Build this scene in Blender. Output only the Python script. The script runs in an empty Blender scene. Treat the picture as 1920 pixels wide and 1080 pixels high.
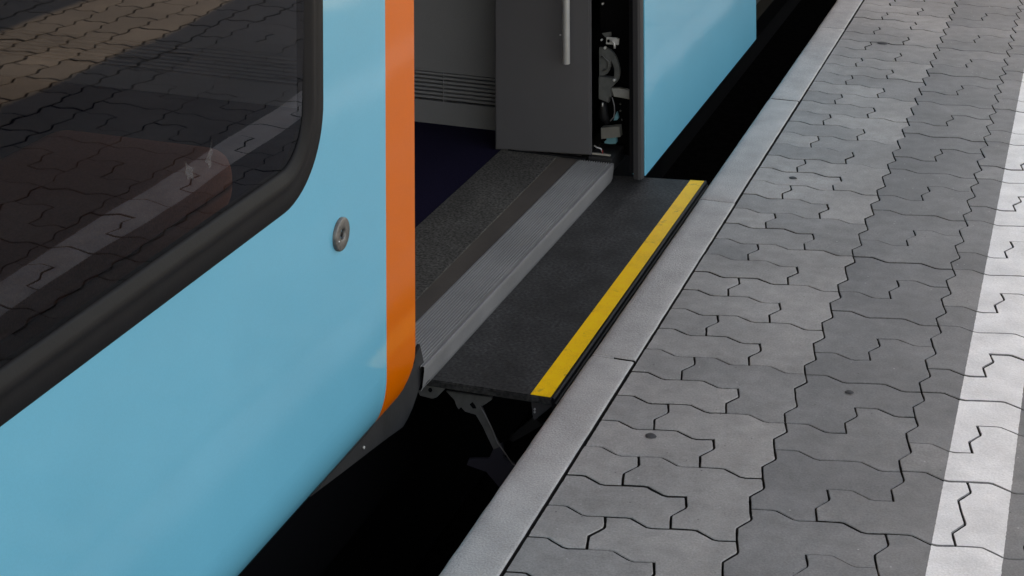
import bpy, bmesh, math, random
from mathutils import Vector, Matrix, noise
R = math.radians
sc = bpy.context.scene
COL = sc.collection
random.seed(7)

# ------------------------------------------------------------ camera, world, sun, exposure
H = 1.55
TH = math.atan(1158 / 3200.0); RO = R(0.25)
fw = Vector((-math.sin(TH), math.cos(TH), 0)); rt = Vector((math.cos(TH), math.sin(TH), 0)); up = Vector((0, 0, 1))
cr = rt * math.cos(RO) - up * math.sin(RO); cu = up * math.cos(RO) + rt * math.sin(RO)
cam = bpy.data.objects.new('camera', bpy.data.cameras.new('camera')); COL.objects.link(cam)
cam.data.sensor_width = 36; cam.data.lens = 36 * 3200 / 1920
cam.data.shift_y = -(540 + 786) / 1920
cam.data.clip_start = 0.05; cam.data.clip_end = 500
m = Matrix((cr, cu, -fw)).transposed().to_4x4(); m.translation = Vector((0.661 * H, 0, H))
cam.matrix_world = m
sc.camera = cam

SUN_EL, SUN_AZ = R(61), R(-90)          # the sun stands over the train's side of the platform
w = bpy.data.worlds.new('World'); sc.world = w; w.use_nodes = True
sky = w.node_tree.nodes.new('ShaderNodeTexSky'); sky.sky_type = 'NISHITA'; sky.sun_disc = False
sky.sun_elevation = SUN_EL; sky.sun_rotation = SUN_AZ; sky.dust_density = 3.0; sky.air_density = 1.0; sky.ozone_density = 1.0
w.node_tree.links.new(sky.outputs[0], w.node_tree.nodes['Background'].inputs[0])
w.node_tree.nodes['Background'].inputs[1].default_value = 0.13
sun = bpy.data.objects.new('sun', bpy.data.lights.new('sun', 'SUN')); COL.objects.link(sun)
sun.data.energy = 3.0; sun.data.angle = R(0.5); sun.data.color = (1, .88, .74)
sd = Vector((-math.cos(SUN_EL), 0.10, math.sin(SUN_EL)))
sun.rotation_euler = sd.to_track_quat('Z', 'Y').to_euler(); sun.location = (-4, 4, 8)
sc.view_settings.view_transform = 'Standard'; sc.view_settings.look = 'None'
sc.view_settings.gamma = 1; sc.view_settings.exposure = 2.55
sc.view_settings.use_white_balance = True; sc.view_settings.white_balance_temperature = 10400; sc.view_settings.white_balance_tint = 14

# ------------------------------------------------------------ helpers
def mesh(name, vs, fs, mat, parent=None, smooth=False, mi=None):
    me = bpy.data.meshes.new(name); me.from_pydata([tuple(v) for v in vs], [], fs)
    mats = mat if isinstance(mat, (list, tuple)) else [mat]
    for q in mats: me.materials.append(q)
    if mi: me.polygons.foreach_set('material_index', mi)
    if smooth: me.polygons.foreach_set('use_smooth', [True] * len(me.polygons))
    me.update()
    o = bpy.data.objects.new(name, me); COL.objects.link(o)
    if parent: o.parent = parent
    return o
class MB:
    def __init__(s): s.bm = bmesh.new()
    def box(s, lo, hi, bev=0, seg=2):
        r = bmesh.ops.create_cube(s.bm, size=1)
        for v in r['verts']:
            v.co = Vector([lo[i] + (v.co[i] + .5) * (hi[i] - lo[i]) for i in range(3)])
        if bev:
            es = list({e for v in r['verts'] for e in v.link_edges})
            bmesh.ops.bevel(s.bm, geom=es, offset=bev, segments=seg, affect='EDGES', profile=.6)
        return s
    def prism(s, pts, axis, a, b, bev=0):
        """closed 2-D outline swept along one axis from a to b"""
        def P(p, t):
            if axis == 0: return (t, p[0], p[1])
            if axis == 1: return (p[0], t, p[1])
            return (p[0], p[1], t)
        va = [s.bm.verts.new(P(p, a)) for p in pts]; vb = [s.bm.verts.new(P(p, b)) for p in pts]
        n = len(pts); fs = [s.bm.faces.new(va), s.bm.faces.new(vb[::-1])]
        for i in range(n): fs.append(s.bm.faces.new((va[i], vb[i], vb[(i + 1) % n], va[(i + 1) % n])))
        bmesh.ops.recalc_face_normals(s.bm, faces=fs)
        if bev:
            es = list({e for f in fs[:2] for e in f.edges})
            bmesh.ops.bevel(s.bm, geom=es, offset=bev, segments=2, affect='EDGES')
        return s
    def tube(s, path, r, n=12, caps=True):
        path = [Vector(p) for p in path]; rings = []
        for i, p in enumerate(path):
            d = (path[min(i + 1, len(path) - 1)] - path[max(i - 1, 0)]).normalized()
            a = d.orthogonal().normalized() if i == 0 else (a - d * a.dot(d)).normalized()
            b = d.cross(a); rr = r[i] if isinstance(r, (list, tuple)) else r
            rings.append([s.bm.verts.new(p + (a * math.cos(2 * math.pi * k / n) + b * math.sin(2 * math.pi * k / n)) * rr) for k in range(n)])
        for q in range(len(rings) - 1):
            for k in range(n):
                f = s.bm.faces.new((rings[q][k], rings[q][(k + 1) % n], rings[q + 1][(k + 1) % n], rings[q + 1][k])); f.smooth = True
        if caps: s.bm.faces.new(rings[0][::-1]); s.bm.faces.new(rings[-1])
        return s
    def build(s, name, mat, parent=None, smooth=False):
        bmesh.ops.recalc_face_normals(s.bm, faces=s.bm.faces[:])
        me = bpy.data.meshes.new(name); s.bm.to_mesh(me); s.bm.free(); me.materials.append(mat)
        if smooth: me.polygons.foreach_set('use_smooth', [True] * len(me.polygons))
        o = bpy.data.objects.new(name, me); COL.objects.link(o)
        if parent: o.parent = parent
        return o
def tag(o, label=None, cat=None, group=None, kind=None):
    if label: o['label'] = label
    if cat: o['category'] = cat
    if group: o['group'] = group
    if kind: o['kind'] = kind
    return o
def empty(name, loc=(0, 0, 0)):
    o = bpy.data.objects.new(name, None); o.empty_display_size = .2; COL.objects.link(o); o.location = loc
    return o
def chaikin(pts, n=2):
    for _ in range(n):
        q = []
        for i in range(len(pts)):
            a, b = Vector(pts[i]), Vector(pts[(i + 1) % len(pts)])
            q += [a * .75 + b * .25, a * .25 + b * .75]
        pts = q
    return [tuple(p) for p in pts]

# ------------------------------------------------------------ materials
def mat(name, col, rough=.6, metal=0, spec=.5, coat=0, var=0, scale=6, bump=0, bscale=200, detail=4, speck=0, sscale=260):
    """base colour, broad wear variation (var), fine speckle (speck), relief (bump)"""
    M = bpy.data.materials.new(name); M.use_nodes = True; nt = M.node_tree; N = nt.nodes; L = nt.links
    b = N['Principled BSDF']; b.inputs['Base Color'].default_value = (*col, 1)
    b.inputs['Roughness'].default_value = rough; b.inputs['Metallic'].default_value = metal
    b.inputs['Specular IOR Level'].default_value = spec; b.inputs['Coat Weight'].default_value = coat; b.inputs['Coat Roughness'].default_value = .08
    tc = N.new('ShaderNodeTexCoord')
    cur = None
    def noise_(sc_, det, rg=.6):
        n = N.new('ShaderNodeTexNoise'); n.inputs['Scale'].default_value = sc_; n.inputs['Detail'].default_value = det
        n.inputs['Roughness'].default_value = rg; L.new(tc.outputs['Object'], n.inputs['Vector']); return n
    def mul(inp, fac_socket, lo, hi, a=.3, c=.7):
        mr = N.new('ShaderNodeMapRange'); mr.inputs[1].default_value = a; mr.inputs[2].default_value = c
        mr.inputs[3].default_value = lo; mr.inputs[4].default_value = hi; L.new(fac_socket, mr.inputs[0])
        mx = N.new('ShaderNodeMix'); mx.data_type = 'RGBA'; mx.blend_type = 'MULTIPLY'; mx.inputs[0].default_value = 1
        if inp is None: mx.inputs[6].default_value = (*col, 1)
        else: L.new(inp, mx.inputs[6])
        L.new(mr.outputs[0], mx.inputs[7]); return mx.outputs[2]
    if var: cur = mul(cur, noise_(scale, detail).outputs['Fac'], 1 - var, 1 + var)
    if speck: cur = mul(cur, noise_(sscale, 2, .5).outputs['Fac'], 1 - speck, 1 + speck)
    if cur is not None: L.new(cur, b.inputs['Base Color'])
    if bump:
        n = noise_(bscale, 3); bp = N.new('ShaderNodeBump'); bp.inputs['Strength'].default_value = bump; bp.inputs['Distance'].default_value = .002
        L.new(n.outputs['Fac'], bp.inputs['Height']); L.new(bp.outputs[0], b.inputs['Normal'])
    M['b'] = 1
    return M

def paving_mat():
    M = bpy.data.materials.new('concrete_paver'); M.use_nodes = True; nt = M.node_tree; N = nt.nodes; L = nt.links
    b = N['Principled BSDF']; b.inputs['Roughness'].default_value = .62; b.inputs['Specular IOR Level'].default_value = .5
    tc = N.new('ShaderNodeTexCoord'); at = N.new('ShaderNodeAttribute'); at.attribute_name = 'tone'
    ramp = N.new('ShaderNodeValToRGB'); e = ramp.color_ramp.elements
    e[0].position = 0; e[0].color = (.118, .117, .120, 1); e[1].position = 1; e[1].color = (.315, .298, .284, 1)
    q = ramp.color_ramp.elements.new(.5); q.color = (.165, .163, .162, 1)
    L.new(at.outputs['Fac'], ramp.inputs[0])
    cur = ramp.outputs[0]
    def nz(s, d, r=.6):
        n = N.new('ShaderNodeTexNoise'); n.inputs['Scale'].default_value = s; n.inputs['Detail'].default_value = d; n.inputs['Roughness'].default_value = r
        L.new(tc.outputs['Object'], n.inputs['Vector']); return n.outputs['Fac']
    def rng(s, a, c, lo, hi):
        mr = N.new('ShaderNodeMapRange'); mr.inputs[1].default_value = a; mr.inputs[2].default_value = c
        mr.inputs[3].default_value = lo; mr.inputs[4].default_value = hi; L.new(s, mr.inputs[0]); return mr.outputs[0]
    def mul(c, f):
        mx = N.new('ShaderNodeMix'); mx.data_type = 'RGBA'; mx.blend_type = 'MULTIPLY'; mx.inputs[0].default_value = 1
        L.new(c, mx.inputs[6]); L.new(f, mx.inputs[7]); return mx.outputs[2]
    cur = mul(cur, rng(nz(3.2, 5), .3, .7, .76, 1.2))
    cur = mul(cur, rng(nz(26, 5), .3, .7, .85, 1.14))
    cur = mul(cur, rng(nz(260, 4), .3, .7, .80, 1.20))
    # pale aggregate grains and a few dark ones
    v = N.new('ShaderNodeTexVoronoi'); v.inputs['Scale'].default_value = 72; L.new(tc.outputs['Object'], v.inputs['Vector'])
    g = rng(v.outputs['Distance'], .06, .16, 1, 0)
    sel = N.new('ShaderNodeSeparateColor'); L.new(v.outputs['Color'], sel.inputs[0])
    ok = rng(sel.outputs[0], .90, .93, 0, 1); mm = N.new('ShaderNodeMath'); mm.operation = 'MULTIPLY'; L.new(g, mm.inputs[0]); L.new(ok, mm.inputs[1])
    mx = N.new('ShaderNodeMix'); mx.data_type = 'RGBA'; L.new(mm.outputs[0], mx.inputs[0]); L.new(cur, mx.inputs[6]); mx.inputs[7].default_value = (.36, .35, .34, 1); cur = mx.outputs[2]
    ok2 = rng(sel.outputs[1], .93, .95, 0, .8); mm2 = N.new('ShaderNodeMath'); mm2.operation = 'MULTIPLY'; L.new(g, mm2.inputs[0]); L.new(ok2, mm2.inputs[1])
    mx = N.new('ShaderNodeMix'); mx.data_type = 'RGBA'; L.new(mm2.outputs[0], mx.inputs[0]); L.new(cur, mx.inputs[6]); mx.inputs[7].default_value = (.04, .038, .036, 1); cur = mx.outputs[2]
    L.new(cur, b.inputs['Base Color'])
    bp = N.new('ShaderNodeBump'); bp.inputs['Strength'].default_value = .35; bp.inputs['Distance'].default_value = .0015
    L.new(nz(260, 5, .7), bp.inputs['Height']); L.new(bp.outputs[0], b.inputs['Normal'])
    return M

def paint_line_mat():
    M = mat('white_road_paint', (.665, .66, .655), rough=.6, var=.14, scale=12, speck=.10, sscale=300, bump=.5, bscale=180)
    nt = M.node_tree; N = nt.nodes; L = nt.links; b = N['Principled BSDF']; src = b.inputs['Base Color'].links[0].from_socket
    tc = N.new('ShaderNodeTexCoord'); n = N.new('ShaderNodeTexNoise'); n.inputs['Scale'].default_value = 48; n.inputs['Detail'].default_value = 6; n.inputs['Roughness'].default_value = .75
    L.new(tc.outputs['Object'], n.inputs['Vector']); mr = N.new('ShaderNodeMapRange'); mr.inputs[1].default_value = .66; mr.inputs[2].default_value = .73
    L.new(n.outputs['Fac'], mr.inputs[0]); mx = N.new('ShaderNodeMix'); mx.data_type = 'RGBA'; L.new(mr.outputs[0], mx.inputs[0])
    L.new(src, mx.inputs[6]); mx.inputs[7].default_value = (.2, .2, .2, 1); L.new(mx.outputs[2], b.inputs['Base Color'])
    return M

def body_paint(name, col):
    """glossy coach paint over slightly wavy sheet"""
    M = mat(name, col, rough=.40, spec=.35, coat=.85, var=.035, scale=3, speck=.03, sscale=500)
    nt = M.node_tree; N = nt.nodes; L = nt.links; b = N['Principled BSDF']; b.inputs['Coat Roughness'].default_value = .06
    tc = N.new('ShaderNodeTexCoord'); n = N.new('ShaderNodeTexNoise'); n.inputs['Scale'].default_value = 2.3; n.inputs['Detail'].default_value = 1
    L.new(tc.outputs['Object'], n.inputs['Vector']); n2 = N.new('ShaderNodeTexNoise'); n2.inputs['Scale'].default_value = 240; n2.inputs['Detail'].default_value = 1
    L.new(tc.outputs['Object'], n2.inputs['Vector'])
    b1 = N.new('ShaderNodeBump'); b1.inputs['Strength'].default_value = .22; b1.inputs['Distance'].default_value = .02; L.new(n.outputs['Fac'], b1.inputs['Height'])
    b2 = N.new('ShaderNodeBump'); b2.inputs['Strength'].default_value = .05; b2.inputs['Distance'].default_value = .001; L.new(n2.outputs['Fac'], b2.inputs['Height'])
    L.new(b1.outputs[0], b2.inputs['Normal']); L.new(b2.outputs[0], b.inputs['Normal']); L.new(b2.outputs[0], b.inputs['Coat Normal'])
    return M

def glass_mat():
    M = bpy.data.materials.new('tinted_glass'); M.use_nodes = True; nt = M.node_tree; N = nt.nodes; L = nt.links
    N.remove(N['Principled BSDF']); out = N['Material Output']
    tr = N.new('ShaderNodeBsdfTransparent'); tr.inputs[0].default_value = (.27, .27, .295, 1)
    gl = N.new('ShaderNodeBsdfGlossy'); gl.inputs['Roughness'].default_value = .012; gl.inputs[0].default_value = (.62, .62, .66, 1)
    fr = N.new('ShaderNodeFresnel'); fr.inputs['IOR'].default_value = 1.52
    tc = N.new('ShaderNodeTexCoord'); n = N.new('ShaderNodeTexNoise'); n.inputs['Scale'].default_value = 2.2; n.inputs['Detail'].default_value = 1
    L.new(tc.outputs['Object'], n.inputs['Vector']); bp = N.new('ShaderNodeBump'); bp.inputs['Strength'].default_value = .12; bp.inputs['Distance'].default_value = .012
    L.new(n.outputs['Fac'], bp.inputs['Height']); L.new(bp.outputs[0], gl.inputs['Normal'])
    mx = N.new('ShaderNodeMixShader'); L.new(fr.outputs[0], mx.inputs[0]); L.new(tr.outputs[0], mx.inputs[1]); L.new(gl.outputs[0], mx.inputs[2])
    L.new(mx.outputs[0], out.inputs['Surface']); return M

def yellow_mat():
    M = mat('worn_yellow_tape', (1.0, .56, .004), rough=.5, var=.10, scale=25, speck=.08, sscale=400)
    nt = M.node_tree; N = nt.nodes; L = nt.links; b = N['Principled BSDF']; src = b.inputs['Base Color'].links[0].from_socket
    tc = N.new('ShaderNodeTexCoord')
    for scale, a, c, colr, am in ((17, .60, .70, (.16, .09, .03), .55), (75, .66, .72, (.06, .04, .02), .7)):
        n = N.new('ShaderNodeTexNoise'); n.inputs['Scale'].default_value = scale; n.inputs['Detail'].default_value = 5; n.inputs['Roughness'].default_value = .7
        L.new(tc.outputs['Object'], n.inputs['Vector']); mr = N.new('ShaderNodeMapRange'); mr.inputs[1].default_value = a; mr.inputs[2].default_value = c; mr.inputs[4].default_value = am
        L.new(n.outputs['Fac'], mr.inputs[0]); mx = N.new('ShaderNodeMix'); mx.data_type = 'RGBA'; L.new(mr.outputs[0], mx.inputs[0])
        L.new(src, mx.inputs[6]); mx.inputs[7].default_value = (*colr, 1); src = mx.outputs[2]
    L.new(src, b.inputs['Base Color']); return M

BLUE = body_paint('light_blue_paint', (.082, .425, .59))
ORANGE = body_paint('orange_paint', (.72, .128, .002))
ORANGE.node_tree.nodes['Principled BSDF'].inputs['Specular IOR Level'].default_value = .25; ORANGE.node_tree.nodes['Principled BSDF'].inputs['Coat Weight'].default_value = .5
GLASS = glass_mat()
RUBBER = mat('black_rubber', (.007, .007, .0085), rough=.55, spec=.17, var=.15, scale=20, bump=.1)
BLACKM = mat('black_underframe', (.003, .003, .0035), rough=.8, spec=.1)
DARKP = mat('dark_grey_panel', (.085, .082, .088), rough=.62, spec=.3, speck=.08, sscale=700, var=.05, scale=3, bump=.08, bscale=600)
GREYP = mat('grey_wall_panel', (.20, .20, .208), rough=.6, spec=.3, speck=.06, sscale=700, var=.05, scale=3, bump=.06, bscale=600)
SKIRT = mat('dark_skirt_plastic', (.016, .016, .018), rough=.6, spec=.4, var=.3, scale=14, bump=.15, bscale=90)
STEEL = mat('brushed_steel', (.62, .62, .62), rough=.42, metal=.55, var=.08, scale=30)
ALU = mat('ribbed_aluminium', (.33, .325, .32), rough=.5, metal=.35, var=.12, scale=7, speck=.06)
ALUE = mat('aluminium_edge', (.27, .265, .275), rough=.42, metal=.5, var=.10, scale=9, speck=.05)
IRON = mat('cast_grey_metal', (.10, .105, .105), rough=.55, metal=.35, var=.25, scale=40)
DIRTYM = mat('dusty_bracket_metal', (.10, .10, .10), rough=.65, metal=.2, var=.3, scale=35, bump=.2, bscale=200)
GREYBOX = mat('grey_sheet_metal', (.17, .165, .15), rough=.6, metal=.2, var=.1, scale=30)
TEAL = mat('teal_blue', (.10, .30, .36), rough=.5)
FLOORV = mat('speckled_floor', (.066, .062, .056), rough=.75, spec=.25, var=.25, scale=7, speck=.75, sscale=170, bump=.2, bscale=400)
BROWN = mat('brown_floor_strip', (.072, .060, .052), rough=.6, var=.15, scale=10, speck=.1)
NAVY = mat('navy_carpet', (.011, .009, .024), rough=.95, spec=.05, speck=.4, sscale=500)
STEPR = mat('black_step_rubber', (.0195, .0195, .020), rough=.66, spec=.28, var=.6, scale=11, speck=.8, sscale=150, bump=.25, bscale=350, detail=6)
YELLOW = yellow_mat()
KERB = mat('kerb_concrete', (.365, .352, .342), rough=.68, spec=.4, var=.17, scale=9, speck=.17, sscale=300, bump=.7, bscale=230, detail=8)
PAVER = paving_mat()
PAINT = paint_line_mat()
SAND = mat('joint_sand', (.016, .015, .014), rough=1, spec=0, var=.3, scale=60)
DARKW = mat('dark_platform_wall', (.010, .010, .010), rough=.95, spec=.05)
BALLAST = mat('shade_dark_ballast', (.008, .0075, .007), rough=1, spec=0, var=.4, scale=30, bump=1, bscale=40)  # near-black colour paints in the deep shade under the train
GUM = mat('flattened_gum', (.035, .035, .038), rough=.8, var=.2, scale=90)
SEAT = mat('red_brown_seat_fabric', (.30, .105, .06), rough=.9, spec=.1, speck=.2, sscale=300)
ROOFM = mat('added_canopy_sheet', (.35, .36, .36), rough=.6)
CABIN = mat('cabin_lining', (.10, .10, .11), rough=.8, spec=.1)

# ------------------------------------------------------------ ground, platform, kerb
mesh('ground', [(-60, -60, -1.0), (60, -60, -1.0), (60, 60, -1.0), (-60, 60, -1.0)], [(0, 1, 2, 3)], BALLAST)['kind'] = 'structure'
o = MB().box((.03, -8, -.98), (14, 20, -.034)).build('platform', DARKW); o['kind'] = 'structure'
mesh('joint_bed', [(.09, -8, -.013), (14, -8, -.013), (14, 20, -.013), (.09, 20, -.013)], [(0, 1, 2, 3)], SAND)['kind'] = 'structure'

def kerbs():
    ys = [-2.1, -1.2, -.31, .59, 1.48, 2.38, 3.268, 4.178, 5.058, 5.918, 6.79, 7.68, 8.57, 9.46, 10.35, 11.24, 12.13]
    prof = [(.014, -.20), (.003, -.19), (.0, -.016), (.0015, -.008), (.006, -.0025), (.013, .0006), (.03, .001), (.075, .001), (.0900, .0012), (.0935, .0006), (.0948, -.0012), (.0953, -.03), (.0953, -.2)]
    vs, fs = [], []
    for k in range(len(ys) - 1):
        a, b = ys[k] + .0028, ys[k + 1] - .0028
        dz = random.uniform(-.0012, .0012); dx = random.uniform(-.0016, .0008)
        n = 46; base = len(vs)
        for i in range(n + 1):
            t = a + (b - a) * i / n
            ins = 0.0022 if i in (0, n) else 0
            if i == 1: t = a + .003
            if i == n - 1: t = b - .003
            for (x, z) in prof:
                j = noise.noise(Vector((x * 30, t * 22, k * 7.0)))
                edge = 1.2 if z > -.02 and (x < .015 or x > .088) else .25
                # each stone runs a hair off the line of its neighbours
                vs.append((x + dx + j * .0011 * edge, t + noise.noise(Vector((x * 60, k * 3.1, 5))) * .0012, z + dz - (ins if z > -.02 else 0) + j * .0006 * edge))
        P = len(prof)
        for i in range(n):
            for q in range(P - 1):
                fs.append((base + i * P + q, base + (i + 1) * P + q, base + (i + 1) * P + q + 1, base + i * P + q + 1))
        fs.append(tuple(base + q for q in range(P))); fs.append(tuple(base + n * P + q for q in range(P))[::-1])
    mi = [1 if (len(f) == 4 and (vs[f[0]][0] > .0925 and min(vs[q][2] for q in f) < -.02)) or len(f) > 4 else 0 for f in fs]  # joint-facing kerb sides and stone ends take the near-black material
    o = mesh('kerb', vs, fs, [KERB, mat('dark_kerb_side', (.022, .020, .019), rough=1, spec=.05)], smooth=False, mi=mi)
    bm = bmesh.new(); bm.from_mesh(o.data); bmesh.ops.recalc_face_normals(bm, faces=bm.faces[:])
    for f in bm.faces: f.smooth = len(f.verts) == 4
    bm.to_mesh(o.data); bm.free()
    o['kind'] = 'structure'
    # mortar remains in the joint beside the step
    MB().box((.008, 3.2652, -.1), (.050, 3.2708, -.0008), .0006).build('kerb_mortar', KERB)['kind'] = 'structure'
kerbs()

XB0, HB, Y0, PJ = .423, .111, 3.1189, .1025
def hl(j, x0, x1):
    """wavy joint along a course, from x0 to x1 (multiples of the half band)"""
    y = Y0 + PJ * j; out = []
    k0 = round((min(x0, x1) - XB0) / HB); k1 = round((max(x0, x1) - XB0) / HB)
    for k in range(k0, k1 + 1):
        nx = XB0 + HB * k; out.append((nx, y))
        if k < k1: out += [(nx + HB * .31, y + .0085), (nx + HB * .38, y + .0087), (nx + HB * .66, y - .0080), (nx + HB * .74, y - .0087)]
    return out if x1 > x0 else out[::-1]
def vl(x, j0, j1):
    out = []
    for j in range(min(j0, j1), max(j0, j1) + 1):
        y = Y0 + PJ * j; out.append((x, y))
        if j < max(j0, j1): out += [(x - .0075, y + PJ * .32), (x - .0083, y + PJ * .37), (x + .0078, y + PJ * .66), (x + .0083, y + PJ * .72)]
    return out if j1 > j0 else out[::-1]
KX = .0985
def khl(j, x1):
    """course joint starting at the straight kerb line"""
    y = Y0 + PJ * j
    a = XB0 - 3 * HB
    pts = [p for p in hl(j, a, XB0) if p[0] > KX + .004]
    e = [p for p in hl(j, a, XB0) if p[0] <= KX + .004][-1]
    t = (KX - e[0]) / (pts[0][0] - e[0])
    pts = [(KX, e[1] + (pts[0][1] - e[1]) * t)] + pts
    return [p for p in pts if p[0] <= x1 + 1e-6]
def join(*paths):
    out = []
    for p in paths:
        for q in p:
            if not out or (abs(q[0] - out[-1][0]) + abs(q[1] - out[-1][1])) > 1e-5: out.append(q)
    if abs(out[0][0] - out[-1][0]) + abs(out[0][1] - out[-1][1]) < 1e-5: out.pop()
    return out
pavers = []
def block_L(x0, jb, h):
    """a block one band wide and h courses high, split by an S joint into two interlocking stones"""
    xm, x1, jt = x0 + HB, x0 + 2 * HB, jb + h
    jl, jr = (jb + 1, jb + 2) if h == 3 else (jb, jb + 1)
    if h == 3:
        pavers.append(join(hl(jb, x0, x1), vl(x1, jb, jr), hl(jr, x1, xm), vl(xm, jr, jl), hl(jl, xm, x0), vl(x0, jl, jb)))
        pavers.append(join(hl(jl, x0, xm), vl(xm, jl, jr), hl(jr, xm, x1), vl(x1, jr, jt), hl(jt, x1, x0), vl(x0, jt, jl)))
jmin, jmax = -30, 62
for j in range(jmin, jmax, 2):             # first band: two courses per block, cut stones at the kerb
    xs, xl, xr = XB0 - 2 * HB, XB0 - HB, XB0
    A = join(khl(j + 1, xs), vl(xs, j + 1, j + 2), khl(j + 2, xs)[::-1])
    B = join(khl(j, xl), vl(xl, j, j + 1), khl(j + 1, xl)[::-1])
    Cc = join(hl(j, xl, xr), vl(xr, j, j + 2), hl(j + 2, xr, xs), vl(xs, j + 2, j + 1), hl(j + 1, xs, xl), vl(xl, j + 1, j))
    pavers += [A, B, Cc]
NB = 13
for b in range(NB):
    x0 = XB0 + 2 * HB * b
    if b >= 4:                              # further in, plain columns of stones one half band wide
        for hb in (0, 1):
            a0 = x0 + hb * HB
            for jb in range(-30 + hb, 60, 2): pavers.append(join(hl(jb, a0, a0 + HB), vl(a0 + HB, jb, jb + 2), hl(jb + 2, a0 + HB, a0), vl(a0, jb + 2, jb)))
        continue
    for jb in list(range(-30, -3, 3)) + list(range(-1, 60, 3)): block_L(x0, jb, 3)
    # an older repair: one course pair laid differently between the regular blocks
    if b % 2 == 0:
        xm, x1, xe = x0 + HB, x0 + 2 * HB, x0 + 3 * HB
        pavers.append(join(hl(-3, x0, xm), vl(xm, -3, -2), hl(-2, xm, x1), vl(x1, -2, -1), hl(-1, x1, x0), vl(x0, -1, -3)))
        pavers.append(join(hl(-3, xm, xe), vl(xe, -3, -1), hl(-1, xe, x1), vl(x1, -1, -2), hl(-2, x1, xm), vl(xm, -2, -3)))
        if b + 1 < NB: pavers.append(join(hl(-3, xe, xe + HB), vl(xe + HB, -3, -1), hl(-1, xe + HB, xe), vl(xe, -1, -3)))

def resample(pts, step, amp, seed):
    out = []
    for i in range(len(pts)):
        a, b = Vector(pts[i]), Vector(pts[(i + 1) % len(pts)])
        n = max(1, int((b - a).length / step))
        for k in range(n):
            p = a.lerp(b, k / n)
            out.append(Vector((p.x + amp * noise.noise(Vector((p.x * 90, p.y * 90, seed))), p.y + amp * noise.noise(Vector((p.x * 90, p.y * 90, seed + 9))))))
    return out
def inset(pts, d, wide=0):
    n = len(pts); out = []
    for i in range(n):
        e1 = (pts[i] - pts[i - 1]); e2 = (pts[(i + 1) % n] - pts[i])
        e1 = e1.normalized() if e1.length > 1e-9 else e2.normalized(); e2 = e2.normalized() if e2.length > 1e-9 else e1
        n1, n2 = Vector((-e1.y, e1.x)), Vector((-e2.y, e2.x)); b = n1 + n2
        if b.length < 1e-6: out.append(pts[i].copy()); continue
        b.normalize(); k = 1 + wide * (.30 * b.x * b.x + .55 * b.y * b.y); out.append(pts[i] + b * (d * k / max(.45, b.dot(n1))))
    return out
def clipline(poly, px, py, nx, ny):
    """keep the side of a line the normal points to"""
    out = []; n = len(poly); f = lambda q: (q[0] - px) * nx + (q[1] - py) * ny
    for i in range(n):
        a, b = poly[i], poly[(i + 1) % n]; fa, fb = f(a), f(b)
        if fa >= 0: out.append(a)
        if (fa >= 0) != (fb >= 0):
            t = fa / (fa - fb); out.append(a.lerp(b, t))
    return out
def area(p): return .5 * sum(p[i].x * p[(i + 1) % len(p)].y - p[(i + 1) % len(p)].x * p[i].y for i in range(len(p)))

pv, pf, ptone, psm = [], [], [], []
JWALL = mat('dirty_joint_side', (.022, .020, .019), rough=1, spec=.05)
lv, lf = [], []
LX = lambda y: .7196 - (y - 2.7) * .0050          # the painted line's near edge
LSL = -.0050
for n_, pl in enumerate(pavers):
    pts = [Vector(p) for p in pl]
    if area(pts) < 0: pts = pts[::-1]
    cy = sum(p.y for p in pts) / len(pts); cx = sum(p.x for p in pts) / len(pts)
    near = 1.5 < cy < 7.5 and cx < 1.3; farc = cx > 1.31
    rs = random.Random(int(cx * 1000) * 7919 + int(cy * 1000))
    pts = resample(pts, .009 if near else .03, .0009, n_)
    gap = rs.choice([.0011, .0012, .0013, .0015]) * (1.15 if cx < .45 else .85)
    if farc: gap = .0028
    outer = inset(pts, gap, 1); top = inset(outer, .0011)
    dz = rs.uniform(-.0007, .0007); tx, ty = rs.uniform(-.006, .006), rs.uniform(-.006, .006)
    tz = lambda p: dz + (p.x - cx) * tx + (p.y - cy) * ty
    base = len(pv); n = len(pts)
    # band one is warmer and paler, the stones further in are darker
    tone = (.76 if cx < XB0 else .47) + rs.uniform(-.15, .15)
    if cx < XB0 and cy < 2.75 and rs.random() < .5: tone -= .3
    for p in top: pv.append((p.x, p.y, tz(p)))
    for p in outer: pv.append((p.x, p.y, tz(p) - .0014))
    for p in outer: pv.append((p.x, p.y, -.03))
    pf.append(tuple(range(base, base + n))); ptone.append(tone); psm.append(0)
    for r_ in (0, 1):
        for i in range(n):
            k = (i + 1) % n
            pf.append((base + r_ * n + i, base + (r_ + 1) * n + i, base + (r_ + 1) * n + k, base + r_ * n + k)); ptone.append(tone); psm.append(r_)
    # painted line: the same stones' tops, coated between the two edges
    if .5 < cx < 1.05:
        q = clipline(top, LX(2.7), 2.7, 1, -LSL); q = clipline(q, LX(2.7) + .111, 2.7, -1, LSL) if q else q
        if len(q) > 2 and abs(area(q)) > 1e-5:
            q2 = []
            for i in range(len(q)):
                a, b = q[i], q[(i + 1) % len(q)]; kk = max(1, int((b - a).length / .006))
                for s in range(kk):
                    p = a.lerp(b, s / kk)
                    onedge = abs((p.x - LX(2.7)) - LSL * (p.y - 2.7)) < 1e-5 or abs((p.x - LX(2.7) - .111) - LSL * (p.y - 2.7)) < 1e-5
                    if onedge: p = p + Vector((.0009 * noise.noise(Vector((p.x * 50, p.y * 140, 3))), 0))
                    q2.append(p)
            bb = len(lv); k = len(q2)
            for p in q2: lv.append((p.x, p.y, tz(p) + .0006))
            lf.append(tuple(range(bb, bb + k)))
pav = mesh('pavement', pv, pf, [PAVER, JWALL], mi=psm); pav['kind'] = 'structure'
at = pav.data.attributes.new('tone', 'FLOAT', 'FACE'); at.data.foreach_set('value', ptone)
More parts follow.
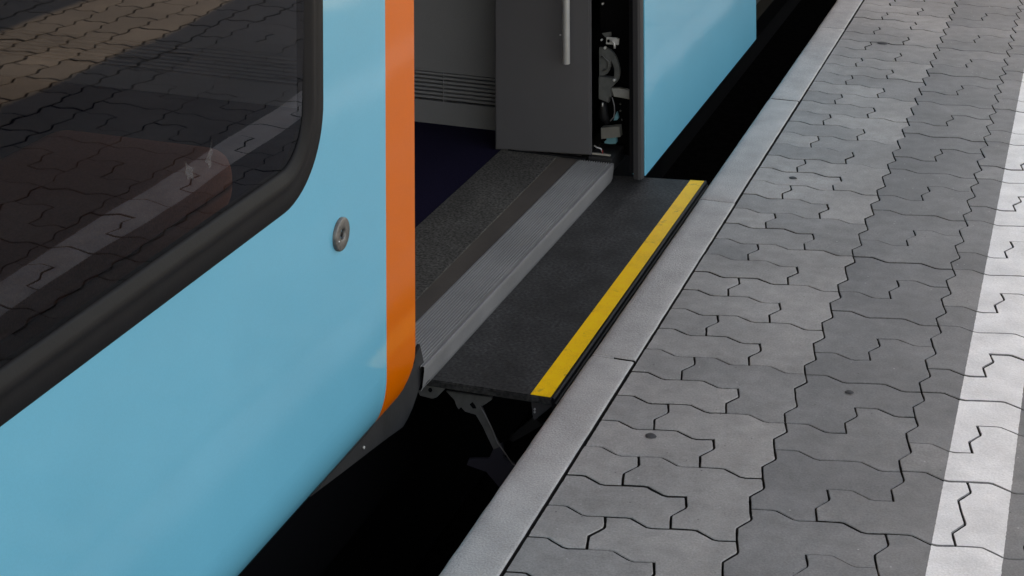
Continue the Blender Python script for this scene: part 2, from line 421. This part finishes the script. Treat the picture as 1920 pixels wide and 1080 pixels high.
ln = mesh('platform_line', lv, lf, PAINT); ln['kind'] = 'structure'
XE = XB0 + 2 * HB * NB
# plain paving beyond the modelled stones, never close to view
o = mesh('far_pavement', [(XE + .01, -8, -.004), (14, -8, -.004), (14, 20, -.004), (XE + .01, 20, -.004), (.1, 9.35, -.005), (XE, 9.35, -.005), (XE, 20, -.005), (.1, 20, -.005)], [(0, 1, 2, 3), (4, 5, 6, 7)], PAVER)
o['kind'] = 'structure'; at = o.data.attributes.new('tone', 'FLOAT', 'FACE'); at.data.foreach_set('value', [.45, .45])

# gum spots trodden flat on the stones
for (x, y, r_, lab) in ((.5163, 3.2755, .0085, 'small dark gum spot right of the long zigzag joint, the one nearest the white line'),
                    (.2032, 2.9900, .0105, 'dark oval gum spot on a cut stone near the kerb, below the kerb joint'),
                    (.2426, 5.7798, .018, 'largest dark gum spot, far up the platform near the top edge'),
                    (.1987, 4.4012, .0105, 'dark gum spot near the kerb just beyond the far end of the step')):
    n = 22; vs = []
    for ring, (f, z) in enumerate(((1, .0008), (.8, .0021), (0.3, .0024))):
        for k in range(n):
            a = 2 * math.pi * k / n; q = r_ * f * (1 + .22 * noise.noise(Vector((math.cos(a), math.sin(a), x * 40))))
            vs.append((math.cos(a) * q, math.sin(a) * q * .85, z))
    fs = [(r2 * n + k, r2 * n + (k + 1) % n, (r2 + 1) * n + (k + 1) % n, (r2 + 1) * n + k) for r2 in (0, 1) for k in range(n)] + [tuple(range(2 * n, 3 * n))]
    g = mesh('gum_spot', vs, fs, GUM, smooth=True); g.location = (x, y, 0)
    tag(g, lab, 'gum spot', 'gum spots on the paving')

# ------------------------------------------------------------ train
T = empty('train', (-.6, 2.9, 0))
tag(T, 'light blue and orange train standing at the kerb with its door open and step out', 'train')
T_inv = Matrix.Translation((.6, -2.9, 0))
class _P: pass
def fin():
    """parts were laid out in place: hang them on the train without moving them"""
    for ob in list(T.children): ob.matrix_parent_inverse = T_inv
XW = -.225
YO, YS, ZT = 2.909, 2.779, 3.15
def hole_panel(name, outer, hole, x, mat_, thick, parent):
    bm = bmesh.new()
    def ring(pts, X):
        v = [bm.verts.new((X, a, b)) for a, b in pts]
        return v, [bm.edges.new((v[i], v[(i + 1) % len(v)])) for i in range(len(v))]
    o1, e1 = ring(outer, x); h1, e2 = ring(hole, x)
    bmesh.ops.triangle_fill(bm, edges=e1 + e2, use_beauty=True)
    h2 = [bm.verts.new((x - thick, a, b)) for a, b in hole]; n = len(hole)
    for i in range(n): bm.faces.new((h1[i], h1[(i + 1) % n], h2[(i + 1) % n], h2[i]))
    for f in bm.faces:
        if abs(f.normal.x) > .5 and f.normal.x < 0: f.normal_flip()
    me = bpy.data.meshes.new(name); bm.to_mesh(me); bm.free(); me.materials.append(mat_)
    o = bpy.data.objects.new(name, me); COL.objects.link(o); o.parent = parent; return o
WY0, WY1, WZ0, WZ1, WR = .75, 2.521, .563, 1.50, .137
def rrect(i, nseg=14):
    """window outline, i metres inside the rubber's outer edge"""
    r = max(.004, WR - i * .9); a0, a1, z0, z1 = WY0 + i, WY1 - i, WZ0 + i, WZ1 - i; out = []
    for cx, cz, st in ((a1 - r, z0 + r, -90), (a1 - r, z1 - r, 0), (a0 + r, z1 - r, 90), (a0 + r, z0 + r, 180)):
        for k in range(nseg + 1):
            a = R(st + 90 * k / nseg); out.append((cx + r * math.cos(a), cz + r * math.sin(a)))
    return out
body = hole_panel('body_panel', [(-6, .14), (YS, .14), (YS, ZT), (-6, ZT)], rrect(.004), XW, BLUE, .03, T)
prof = [(-.225, .14), (-.2253, .127), (-.2265, .112), (-.2295, .094), (-.2345, .076), (-.241, .060), (-.249, .0475), (-.259, .037), (-.272, .029), (-.29, .0245), (-.33, .023)]
def skirt_strip(name, y0, y1, m_, ny=2):
    vs = [(x, y0 + (y1 - y0) * i / ny, z) for i in range(ny + 1) for x, z in prof]; P = len(prof)
    fs = [(i * P + q, (i + 1) * P + q, (i + 1) * P + q + 1, i * P + q + 1) for i in range(ny) for q in range(P - 1)]
    return mesh(name, vs, [f[::-1] for f in fs], m_, T, smooth=True)
o = skirt_strip('lower_body_panel', -6, YS, BLUE, 8)
# orange stripe beside the door, flat above and rolling under below
P = len(prof); vs = [(XW, YS, ZT), (XW, YO, ZT)] + [(x, YS, z) for x, z in prof] + [(x, YO - max(0, (.10 - z)) * .55, z) for x, z in prof]
fs = [(0, 2, 2 + P, 1)] + [(2 + q, 3 + q, 3 + P + q, 2 + P + q) for q in range(P - 1)]
o = mesh('door_stripe', vs, fs, ORANGE, T, smooth=True); o['label'] = 'orange stripe beside the door opening'
# edge of the door opening: thin black seal and wall thickness
MB().box((XW - .05, YO + .0005, .10), (XW - .003, YO + .006, ZT)).build('door_seal', RUBBER, T)
MB().box((XW - .095, YO - .10, .08), (XW - .05, YO + .003, ZT)).build('door_post', DARKP, T)
GT = .015
# window: rubber surround and tinted pane
win = empty('window', (XW, 1.6, .56)); win.parent = T; win.matrix_parent_inverse = T_inv; wi = Matrix.Translation((-XW, -1.6, -.56))
rp = [(0, -.004), (.0008, .0045), (.004, .007), (.026, .0075), (.032, .0072), (.036, .0080), (.040, .0092), (.045, .0094), (.050, .0080), (.055, .0055), (.060, .0035), (.0645, .0015), (.0652, -.001), (.0655, -.010)]
rings = [rrect(i) for i, _ in rp]; n = len(rings[0]); vs = [(XW + h, a, b) for (i, h), rg in zip(rp, rings) for a, b in rg]
fs = [(q * n + k, q * n + (k + 1) % n, (q + 1) * n + (k + 1) % n, (q + 1) * n + k) for q in range(len(rp) - 1) for k in range(n)]
o = mesh('window_frame', vs, fs, RUBBER, win, smooth=True); o.matrix_parent_inverse = wi
gp = rrect(.064); o = mesh('window_glass', [(-.2265 + (b - .6) * GT, a, b) for a, b in gp], [tuple(range(len(gp)))], GLASS, win); o.matrix_parent_inverse = wi
# two small dried smears on the pane
SM = bpy.data.materials.new('dried_smear'); SM.use_nodes = True; _b = SM.node_tree.nodes['Principled BSDF']
_b.inputs['Base Color'].default_value = (.30, .31, .32, 1); _b.inputs['Roughness'].default_value = .9; _b.inputs['Alpha'].default_value = .07
for pts in ([(2.0924, .7399), (2.0970, .7270), (2.0915, .7215), (2.0980, .7180), (2.0994, .7090), (2.1060, .7130), (2.1168, .7034), (2.1125, .7150), (2.1160, .7215), (2.1082, .7258), (2.1020, .7280)],
            [(2.1677, .7480), (2.1650, .7330), (2.1700, .7270), (2.1640, .7210), (2.1660, .7100), (2.1600, .7060), (2.1560, .7150), (2.1470, .7190), (2.1550, .7260), (2.1610, .7310)]):
    o = MB().prism(pts, 0, -.2244, -.2240).build('pane_smear', SM, win); o.matrix_parent_inverse = wi
# round key lock
lk = empty('door_lock', (XW, 2.590, .4565)); lk.parent = T; lk.matrix_parent_inverse = T_inv
def lathe(name, prof_, m_, parent, n=40, yo=0, zo=0):
    vs = [(x, yo + r_ * math.cos(2 * math.pi * k / n), zo + r_ * math.sin(2 * math.pi * k / n)) for x, r_ in prof_ for k in range(n)]
    fs = [(q * n + k, q * n + (k + 1) % n, (q + 1) * n + (k + 1) % n, (q + 1) * n + k) for q in range(len(prof_) - 1) for k in range(n)]
    o = mesh(name, vs, fs, m_, parent, smooth=True); return o
DISC = mat('worn_dark_steel', (.17, .165, .16), rough=.5, metal=.7, var=.2, scale=120, speck=.12)
lathe('lock_disc', [(-.002, .0272), (.0045, .0272), (.0062, .0262), (.0068, .0250), (.0068, .0115), (.0062, .0100), (.0045, .0085), (-.001, .0082)], DISC, lk)
lathe('key_hole', [(-.0005, .009), (-.0004, .0045), (.004, .0042), (.0044, .0036), (.0044, .0)], RUBBER, lk)
lathe('lock_pin', [(.004, .0016), (.0072, .0015), (.0078, .001), (.0078, 0)], STEEL, lk, 12, -.0165, -.006)
# dark fairing under the panel, sweeping up to the door sill
pts = [(3.050, .070), (3.00, .050), (2.945, .046), (2.915, .035), (2.885, .022), (2.80, .014), (2.64, .016), (2.58, .012), (2.694, -.007), (2.84, -.030), (2.90, -.040), (2.966, -.052), (2.99, -.046), (3.012, -.037), (3.030, -.024), (3.062, -.0), (3.070, .025)]
MB().prism(pts, 0, -.283, -.275, .0015).build('sill_fairing', SKIRT, T)
MB().tube([(-.276, 2.787, -.004), (-.2725, 2.787, -.004)], .0026, 8).build('fairing_screw', STEEL, T)
MB().box((-.36, 3.00, -.03), (-.284, 3.075, .024), .004).build('sill_end_block', SKIRT, T)
MB().prism([(-.300, .018), (-.280, .018), (-.272, .008), (-.268, -.012), (-.278, -.02), (-.300, -.02)], 1, 3.062, 3.082, .002).build('sill_end_cap', SKIRT, T)
# door sill: ribbed tread and a plain nosing
def lerp(a, b, t): return a + (b - a) * t
def strip(name, pr, y0, y1, xs, m_, ny=1, smooth=False):
    """profile (x,z) carried from y0 to y1; xs shifts it sideways at each end"""
    vs = [(x + lerp(xs[0], xs[1], i / ny), lerp(y0, y1, i / ny), z) for i in range(ny + 1) for x, z in pr]; P = len(pr)
    fs = [(i * P + q, i * P + q + 1, (i + 1) * P + q + 1, (i + 1) * P + q) for i in range(ny) for q in range(P - 1)]
    return mesh(name, vs, fs, m_, T, smooth=smooth)
sx = (-.009, .010)
SILL = empty('door_sill', (-.3, 3.06, .02)); SILL.parent = T; SILL.matrix_parent_inverse = T_inv; si = Matrix.Translation((.3, -3.06, -.02))
pr = []; x = -.262; nrib = 14; pw = .0065
for k in range(nrib):
    pr += [(x, .0298), (x - pw * .36, .0300), (x - pw * .44, .0255), (x - pw * .92, .0255)]; x -= pw
pr.append((x, .0290)); XR = x
o = strip('sill_tread', pr, 3.045, 4.272, sx, ALU); o.parent = SILL; o.matrix_parent_inverse = si
o = strip('sill_nosing', [(-.2640, -.0195), (-.2600, -.010), (-.2560, .022), (-.2562, .0292), (-.2590, .0302), (-.2618, .0296), (-.2622, .0282)], 3.045, 4.272, sx, ALUE, smooth=False); o.parent = SILL; o.matrix_parent_inverse = si
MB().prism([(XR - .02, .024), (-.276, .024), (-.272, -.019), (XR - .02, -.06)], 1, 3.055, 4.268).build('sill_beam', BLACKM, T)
# floor
MB().prism([(-.42, 2.95), (XR - .011 + .001, 2.95), (XR + .008, 4.31), (-.42, 4.31)][::1], 2, 0.0, .0285).build('threshold_strip', BROWN, T)
MB().box((-.56, 2.6, .0), (-.402, 4.40, .0305)).build('vestibule_floor', FLOORV, T)
MB().box((-2.9, -6, .0), (-.5605, 4.6, .0285)).build('carpet', NAVY, T)
# side lining, far wall, ceiling of the coach
MB().box((-3.05, -6, .0), (-2.95, 6.0, ZT)).build('far_side_wall', CABIN, T)
MB().box((-3.0, -6, 2.20), (-.33, 5.9, 2.26)).build('ceiling', CABIN, T)
ro = []
for k in range(13):
    a = math.pi * k / 12; ro.append((-1.64 + 1.415 * math.cos(a), ZT - .012 + .42 * math.sin(a)))
MB().prism(ro, 1, -6, 5.86).build('roof', CABIN, T)
# body side behind the opened door leaf
MB().box((XW - .06, 4.46, .05), (XW - .004, 5.86, ZT)).build('rear_body_panel', BLACKM, T)
MB().box((-3.0, 5.80, .05), (XW - .07, 5.86, ZT)).build('end_wall', BLACKM, T)
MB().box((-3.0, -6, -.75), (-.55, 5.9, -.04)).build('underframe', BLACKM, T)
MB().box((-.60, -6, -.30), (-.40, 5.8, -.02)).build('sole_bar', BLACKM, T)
# partition facing the door, with a louvred vent
PT = empty('partition', (-1.2, 4.42, .02)); PT.parent = T; PT.matrix_parent_inverse = T_inv; pi_ = Matrix.Translation((1.2, -4.42, -.02))
def sub(o, par, inv): o.parent = par; o.matrix_parent_inverse = inv; return o
mb = MB()
mb.box((-2.95, 4.425, .173), (-.58, 4.46, 2.2), .003); mb.prism([(4.425, .092), (4.44, .092), (4.44, .03), (4.432, .0285), (4.425, .0285)], 0, -2.95, -.58)
sub(mb.build('wall_panel', GREYP), PT, pi_)
mb = MB(); mb.box((-2.94, 4.452, .05), (-.58, 4.459, .18)); sub(mb.build('vent_recess', BLACKM), PT, pi_)
mb = MB()
for k in range(7):
    z = .0975 + k * .0112
    mb.prism([(4.427, z), (4.4255, z + .0015), (4.4275, z + .0062), (4.437, z + .0080), (4.441, z + .0072), (4.431, z + .0035)], 0, -2.94, -.58)
mb.box((-.789, 4.4252, .090), (-.7865, 4.445, .178))
sub(mb.build('vent_grille', GREYP), PT, pi_)
# draught screen beside the door with its steel grab rail
SCN = empty('draught_screen', (-.45, 4.3, .03)); SCN.parent = T; SCN.matrix_parent_inverse = T_inv; s_i = Matrix.Translation((.45, -4.3, -.03))
bm = MB(); bm.prism([(-.576, .0305), (-.3090, .0450), (-.3090, 2.2), (-.576, 2.2)], 1, 4.27, 4.288, .004)
sub(bm.build('screen_panel', DARKP), SCN, s_i)
sub(MB().box((-.54, 4.274, .030), (-.325, 4.284, .0345)).build('screen_foot', RUBBER), SCN, s_i)
h = MB(); h.tube([(-.3625, 4.232, .289), (-.3625, 4.232, .2915), (-.3625, 4.232, 1.35), (-.3625, 4.245, 1.40), (-.3625, 4.275, 1.42)], [.0085, .0102, .0102, .0102, .0102], 20); h.tube([(-.3625, 4.232, .62), (-.3625, 4.275, .62)], .007, 12)
sub(h.build('grab_rail', STEEL), SCN, s_i)
sub(MB().tube([(-.3905, 4.2705, .353), (-.3905, 4.2685, .353)], .0022, 8).build('screen_screw', STEEL), SCN, s_i)
# door drive in the gap behind the screen
DM = empty('door_drive', (-.27, 4.33, .04)); DM.parent = T; DM.matrix_parent_inverse = T_inv; d_i = Matrix.Translation((.27, -4.33, -.04))
D = lambda mb, n, m_: sub(mb.build(n, m_), DM, d_i)
D(MB().box((-.330, 4.43, .0), (XW - .002, 4.455, 2.2)), 'recess_wall', BLACKM)
D(MB().prism([(-.3016, .3129), (-.2809, .3136), (-.270, .309), (-.263, .3033), (-.2565, .295), (-.2519, .285), (-.248, .274), (-.2452, .2619), (-.2445, .252), (-.2453, .2426), (-.249, .232), (-.2544, .2245),
               (-.261, .229), (-.2615, .237), (-.2598, .248), (-.2605, .262), (-.2640, .272), (-.2676, .2814), (-.2695, .268), (-.2730, .2560), (-.279, .246), (-.2890, .2400), (-.3016, .238)], 1, 4.325, 4.336, .0012), 'swing_arm', IRON)
D(MB().prism([(-.3016, .3080), (-.287, .306), (-.278, .296), (-.2745, .283), (-.2745, .262), (-.281, .247), (-.3016, .240)], 1, 4.336, 4.345, .001), 'pivot_plate', IRON)
D(MB().tube([(-.2945, 4.3235, .2905), (-.2835, 4.322, .288), (-.2745, 4.322, .279), (-.2735, 4.322, .268), (-.280, 4.322, .2575), (-.2905, 4.3235, .254)], .0023, 8), 'return_spring', IRON)
D(MB().prism([(-.3015, .2372), (-.2565, .2372), (-.2544, .2266), (-.262, .216), (-.2679, .2124), (-.2701, .2079), (-.268, .1866), (-.2747, .1859), (-.2748, .1708), (-.3018, .1789)], 1, 4.320, 4.340, .0015), 'bearing_block', IRON)
D(MB().prism([(-.2947, .3501), (-.2695, .3562), (-.2695, .3448), (-.2853, .3402)], 1, 4.33, 4.334), 'top_tab', IRON)
D(MB().prism([(-.2819, .3415), (-.2561, .3416), (-.2476, .3391), (-.2494, .3239), (-.2600, .3235), (-.2831, .3231)], 1, 4.328, 4.336, .001), 'clamp_plate', STEEL)
D(MB().tube([(-.2755, 4.3275, .3325), (-.2755, 4.3255, .3325)], .0042, 12), 'clamp_bore', BLACKM)
D(MB().tube([(-.2700, 4.324, .3345), (-.2640, 4.3225, .3350), (-.2590, 4.322, .3300), (-.2575, 4.322, .3230), (-.2573, 4.322, .3157)], .0028, 10), 'clamp_hook', STEEL)
for bx_, bz_, br in ((-.2925, .3357, .0025), (-.2831, .3155, .0035), (-.2577, .2332, .0042), (-.2893, .4315, .0028)):
    D(MB().tube([(bx_, 4.326, bz_), (bx_, 4.3165, bz_), (bx_, 4.3155, bz_)], [br, br, br * .6], 8), 'bolt', STEEL)
D(MB().prism([(-.2709, .2050), (-.2484, .2072), (-.232, .2050), (-.2127, .1990), (-.2080, .1965), (-.2080, .1800), (-.2294, .1815), (-.2642, .1841)], 1, 4.336, 4.352, .001), 'door_link', STEEL if False else mat('galvanised_arm', (.32, .32, .31), rough=.5, metal=.4, var=.15, scale=30))
D(MB().prism([(-.2115, .2782), (-.2098, .2650), (-.2105, .2482), (-.2141, .2091), (-.2174, .2088), (-.2165, .2519)], 1, 4.345, 4.350), 'link_tongue', STEEL)
D(MB().prism([(-.2965, .1017), (-.2459, .1110), (-.2435, .0837), (-.2617, .0795), (-.2955, .0727)], 1, 4.322, 4.345, .001), 'cover_box', GREYBOX)
D(MB().prism([(-.2884, .0725), (-.2613, .0785), (-.2605, .0590), (-.2640, .0555), (-.2806, .0528), (-.2941, .0535), (-.2945, .0580), (-.2890, .0620)], 1, 4.347, 4.360, .0015), 'leaf_blue_patch', TEAL)  # teal patch standing in for the blue leaf glimpsed through the gap
D(MB().tube([(-.2658, 4.325, .1846), (-.2602, 4.325, .1658), (-.2592, 4.325, .1465), (-.2615, 4.325, .1334), (-.2716, 4.325, .1216)], .0016, 8), 'cable', mat('grey_cable', (.14, .14, .15), rough=.4))
D(MB().tube([(-.290, 4.335, .172), (-.2915, 4.328, .150), (-.289, 4.328, .130), (-.280, 4.332, .112)], [.006, .011, .012, .006], 16), 'rubber_boot', RUBBER)
D(MB().tube([(-.2894, 4.317, .1704), (-.2903, 4.317, .1606)], .002, 8), 'boot_clip', STEEL)
D(MB().prism([(-.2660, .1290), (-.2605, .1400), (-.2555, .1240), (-.2600, .1180), (-.2690, .1160)], 1, 4.350, 4.358), 'boot_plate', TEAL)
D(MB().tube([(-.3116, 4.31, .0579), (-.3038, 4.31, .0533), (-.2925, 4.31, .0513), (-.2875, 4.308, .0412)], .0018, 8), 'earth_strap', STEEL)
D(MB().tube([(-.2875, 4.306, .050), (-.2868, 4.305, .0405)], .0017, 8), 'red_wire', mat('red_insulation', (.25, .02, .02), rough=.5))
D(MB().box((-.314, 4.298, .0375), (-.264, 4.306, .0415), .001), 'floor_clip', mat('pale_strip', (.30, .28, .25), rough=.5))
D(MB().box((-.32, 4.285, .0), (XW - .03, 4.40, .0365), .003), 'recess_floor', SKIRT)
for (dx, dz) in ((-.249, .1637), (-.2491, .1454), (-.2448, .1222)):
    D(MB().tube([(dx, 4.345, dz), (dx, 4.341, dz)], [.0028, .0015], 8), 'rivet', IRON)
# opened door leaf, slid along outside the body
LF = empty('door_leaf', (-.19, 4.31, 0)); LF.parent = T; LF.matrix_parent_inverse = T_inv; l_i = Matrix.Translation((.19, -4.31, 0))
bm = MB(); bm.box((-.205, 4.306, -.0055), (-.170, 5.7115, 2.05), .0018, 2); sub(bm.build('leaf_panel', BLUE), LF, l_i).__setitem__('label', 'light blue open door leaf')
bm = MB(); bm.prism([(-.1975, 4.287), (-.184, 4.285), (-.1775, 4.288), (-.1745, 4.295), (-.1735, 4.3055), (-.1975, 4.3055)], 2, -.010, 2.04); sub(bm.build('leaf_edge_seal', mat('grey_door_seal', (.034, .033, .036), rough=.5, spec=.4)), LF, l_i)
bm = MB(); bm.prism([(-.212, 4.302), (-.1980, 4.300), (-.1980, 4.306), (-.2060, 4.34), (-.212, 4.34)], 2, .0, 2.04); sub(bm.build('leaf_inner_seal', RUBBER), LF, l_i)
sub(MB().box((-.203, 5.712, -.004), (-.172, 5.7145, 2.04)).build('leaf_end_strip', mat('grey_violet_seal', (.15, .14, .2), rough=.5)), LF, l_i)
# sliding step
ST = empty('sliding_step', (-.14, 3.1, -.03)); ST.parent = T; ST.matrix_parent_inverse = T_inv; t_i = Matrix.Translation((.14, -3.1, .03))
def plate(p, z0, z1, bev, n, m_):
    sub(MB().prism(p, 2, z0, z1, bev).build(n, m_), ST, t_i)
plate([(-.285, 3.098), (-.0265, 3.104), (-.0222, 4.362), (-.285, 4.322)], -.034, -.020, .0022, 'step_plate', STEPR)
plate([(-.0685, 3.1062), (-.0285, 3.1075), (-.0262, 4.3585), (-.0622, 4.3535)], -.0202, -.0190, 0, 'warning_strip', YELLOW)
sub(MB().prism([(-.0258, -.0195), (-.0225, -.0188), (-.0195, -.0215), (-.0190, -.0275), (-.0215, -.0290), (-.0165, -.0300), (-.0145, -.0345), (-.0150, -.046), (-.0262, -.048)], 1, 3.106, 4.362).build('step_edge_rubber', RUBBER), ST, t_i)
sub(MB().prism([(-.2653, -.0668), (-.1667, -.0636), (-.1667, -.0680), (-.1865, -.0835), (-.1900, -.0830), (-.1866, -.0897), (-.1791, -.1061), (-.1698, -.1222), (-.1600, -.1420), (-.1493, -.1574), (-.1643, -.1661), (-.1755, -.1460), (-.1867, -.1250), (-.2017, -.1036), (-.2245, -.1011), (-.2330, -.0936), (-.2378, -.0988), (-.2425, -.0934), (-.2472, -.0817)][::1], 1, 3.155, 3.161, .0008).build('swing_bracket', DIRTYM), ST, t_i)
sub(MB().prism([(-.1650, -.1640), (-.1494, -.1560), (-.1454, -.1844), (-.1266, -.1918), (-.1000, -.215), (-.1494, -.2500), (-.1834, -.2184), (-.2250, -.2118), (-.2199, -.1980), (-.1776, -.1907)][::1], 1, 3.164, 3.172, .001).build('lower_arm', mat('dark_violet_arm', (.022, .020, .032), rough=.6)), ST, t_i)
sub(MB().tube([(-.1905, 3.153, -.0835), (-.180, 3.152, -.0985), (-.1660, 3.152, -.1230), (-.1540, 3.152, -.1500), (-.1454, 3.152, -.1590), (-.1260, 3.160, -.1900), (-.1, 3.165, -.205)], .0011, 6).build('step_cable', ALUE), ST, t_i)
sub(MB().prism([(-.2135, -.0840), (-.2080, -.0790), (-.2020, -.0850), (-.2000, -.0900), (-.2070, -.0910)], 1, 3.1535, 3.156).build('bracket_slot', BLACKM), ST, t_i)
sub(MB().prism([(-.0725, -.0345), (-.0290, -.0345), (-.0290, -.0420), (-.0663, -.0760), (-.0699, -.0630)], 1, 3.118, 3.126, .0008).build('end_bracket', mat('dark_bracket', (.045, .043, .047), rough=.6, var=.2, scale=30)), ST, t_i)
for dz in (-.0525, -.0580):
    sub(MB().tube([(-.0640, 3.119, dz), (-.0640, 3.1155, dz)], .0020, 8).build('bracket_screw', STEEL), ST, t_i)
sub(MB().prism([(-.1100, -.1330), (-.0900, -.1450), (-.1540, -.1900), (-.1640, -.1870), (-.1600, -.1800)], 1, 3.24, 3.25, .001).build('guide_bar', SKIRT), ST, t_i)
sub(MB().prism([(-.3000, -.0340), (-.2440, -.0345), (-.2660, -.0590), (-.2760, -.0640), (-.3030, -.0620), (-.3100, -.0500)], 1, 3.110, 3.125, .002).build('hinge_lug', DIRTYM), ST, t_i)
sub(MB().tube([(-.2795, 3.1105, -.046), (-.2795, 3.1085, -.046)], .0042, 12).build('hinge_bore', BLACKM), ST, t_i)
# seats behind the tinted window
for sy in (1.10, 2.70):
    S = empty('seat', (-.75, sy, .35)); S.parent = T; S.matrix_parent_inverse = T_inv; iv = Matrix.Translation((.75, -sy, -.35))
    sub(MB().box((-1.0, sy - .72, .34), (-.58, sy + .20, .475), .068, 8).build('seat_cushion', SEAT, smooth=True), S, iv)
    sub(MB().box((-1.0, sy - .88, .42), (-.58, sy - .71, 1.05), .07, 6).build('seat_back', SEAT, smooth=True), S, iv)
    sub(MB().box((-.92, sy - .54, .03), (-.64, sy + .12, .35), .02).build('seat_base', CABIN), S, iv)
# coupling bracket hanging beyond the open leaf
MB().box((-.34, 6.30, -.048), (-.30, 6.50, .10), .004).build('end_bracket', SKIRT, T)
MB().box((-2.6, 5.86, -.3), (-.62, 7.2, 3.3)).build('gangway_light_block', BLACKM, T)  # unseen box between the coaches, added tall to keep sunlight out of the gap
fin()
# next coach, unseen, added in black to keep the coupling gap dark
C2 = MB().box((-3.0, 7.2, .05), (-.24, 20, 3.1), .05).build('coach', BLACKM)
tag(C2, 'unseen black coach added to keep light out of the coupling gap', 'coach')
# rails under the train
for x in (-.93, -2.365):
    o = MB().prism([(x - .036, -.85), (x + .036, -.85), (x + .036, -.885), (x + .012, -.9), (x + .012, -.98), (x + .07, -1.0), (x - .07, -1.0), (x - .012, -.98), (x - .012, -.9), (x - .036, -.885)], 1, -8, 20).build('rail', BLACKM)
    tag(o, 'steel rail in the dark below the train, ' + ('nearer the platform' if x > -1.5 else 'farther from the platform'), 'rail', 'rails')

# unseen canopy, added overhead to shape the sunlit strip and the shade
CN = empty('added_canopy', (2.2, 10, 0)); tag(CN, 'unseen flat grey canopy on steel posts, added to shape the sunlight on the paving', 'canopy')
ci = Matrix.Translation((-2.2, -10, 0))
sub(MB().box((.08, -5, 3.45), (1.9, 8.6, 3.60), .02).build('added_canopy_roof', ROOFM), CN, ci)
for y in (8.3,):
    sub(MB().box((1.0, y, 0), (1.18, y + .18, 3.45), .01).build('added_canopy_post', ROOFM), CN, ci)
bpy.context.view_layer.update()
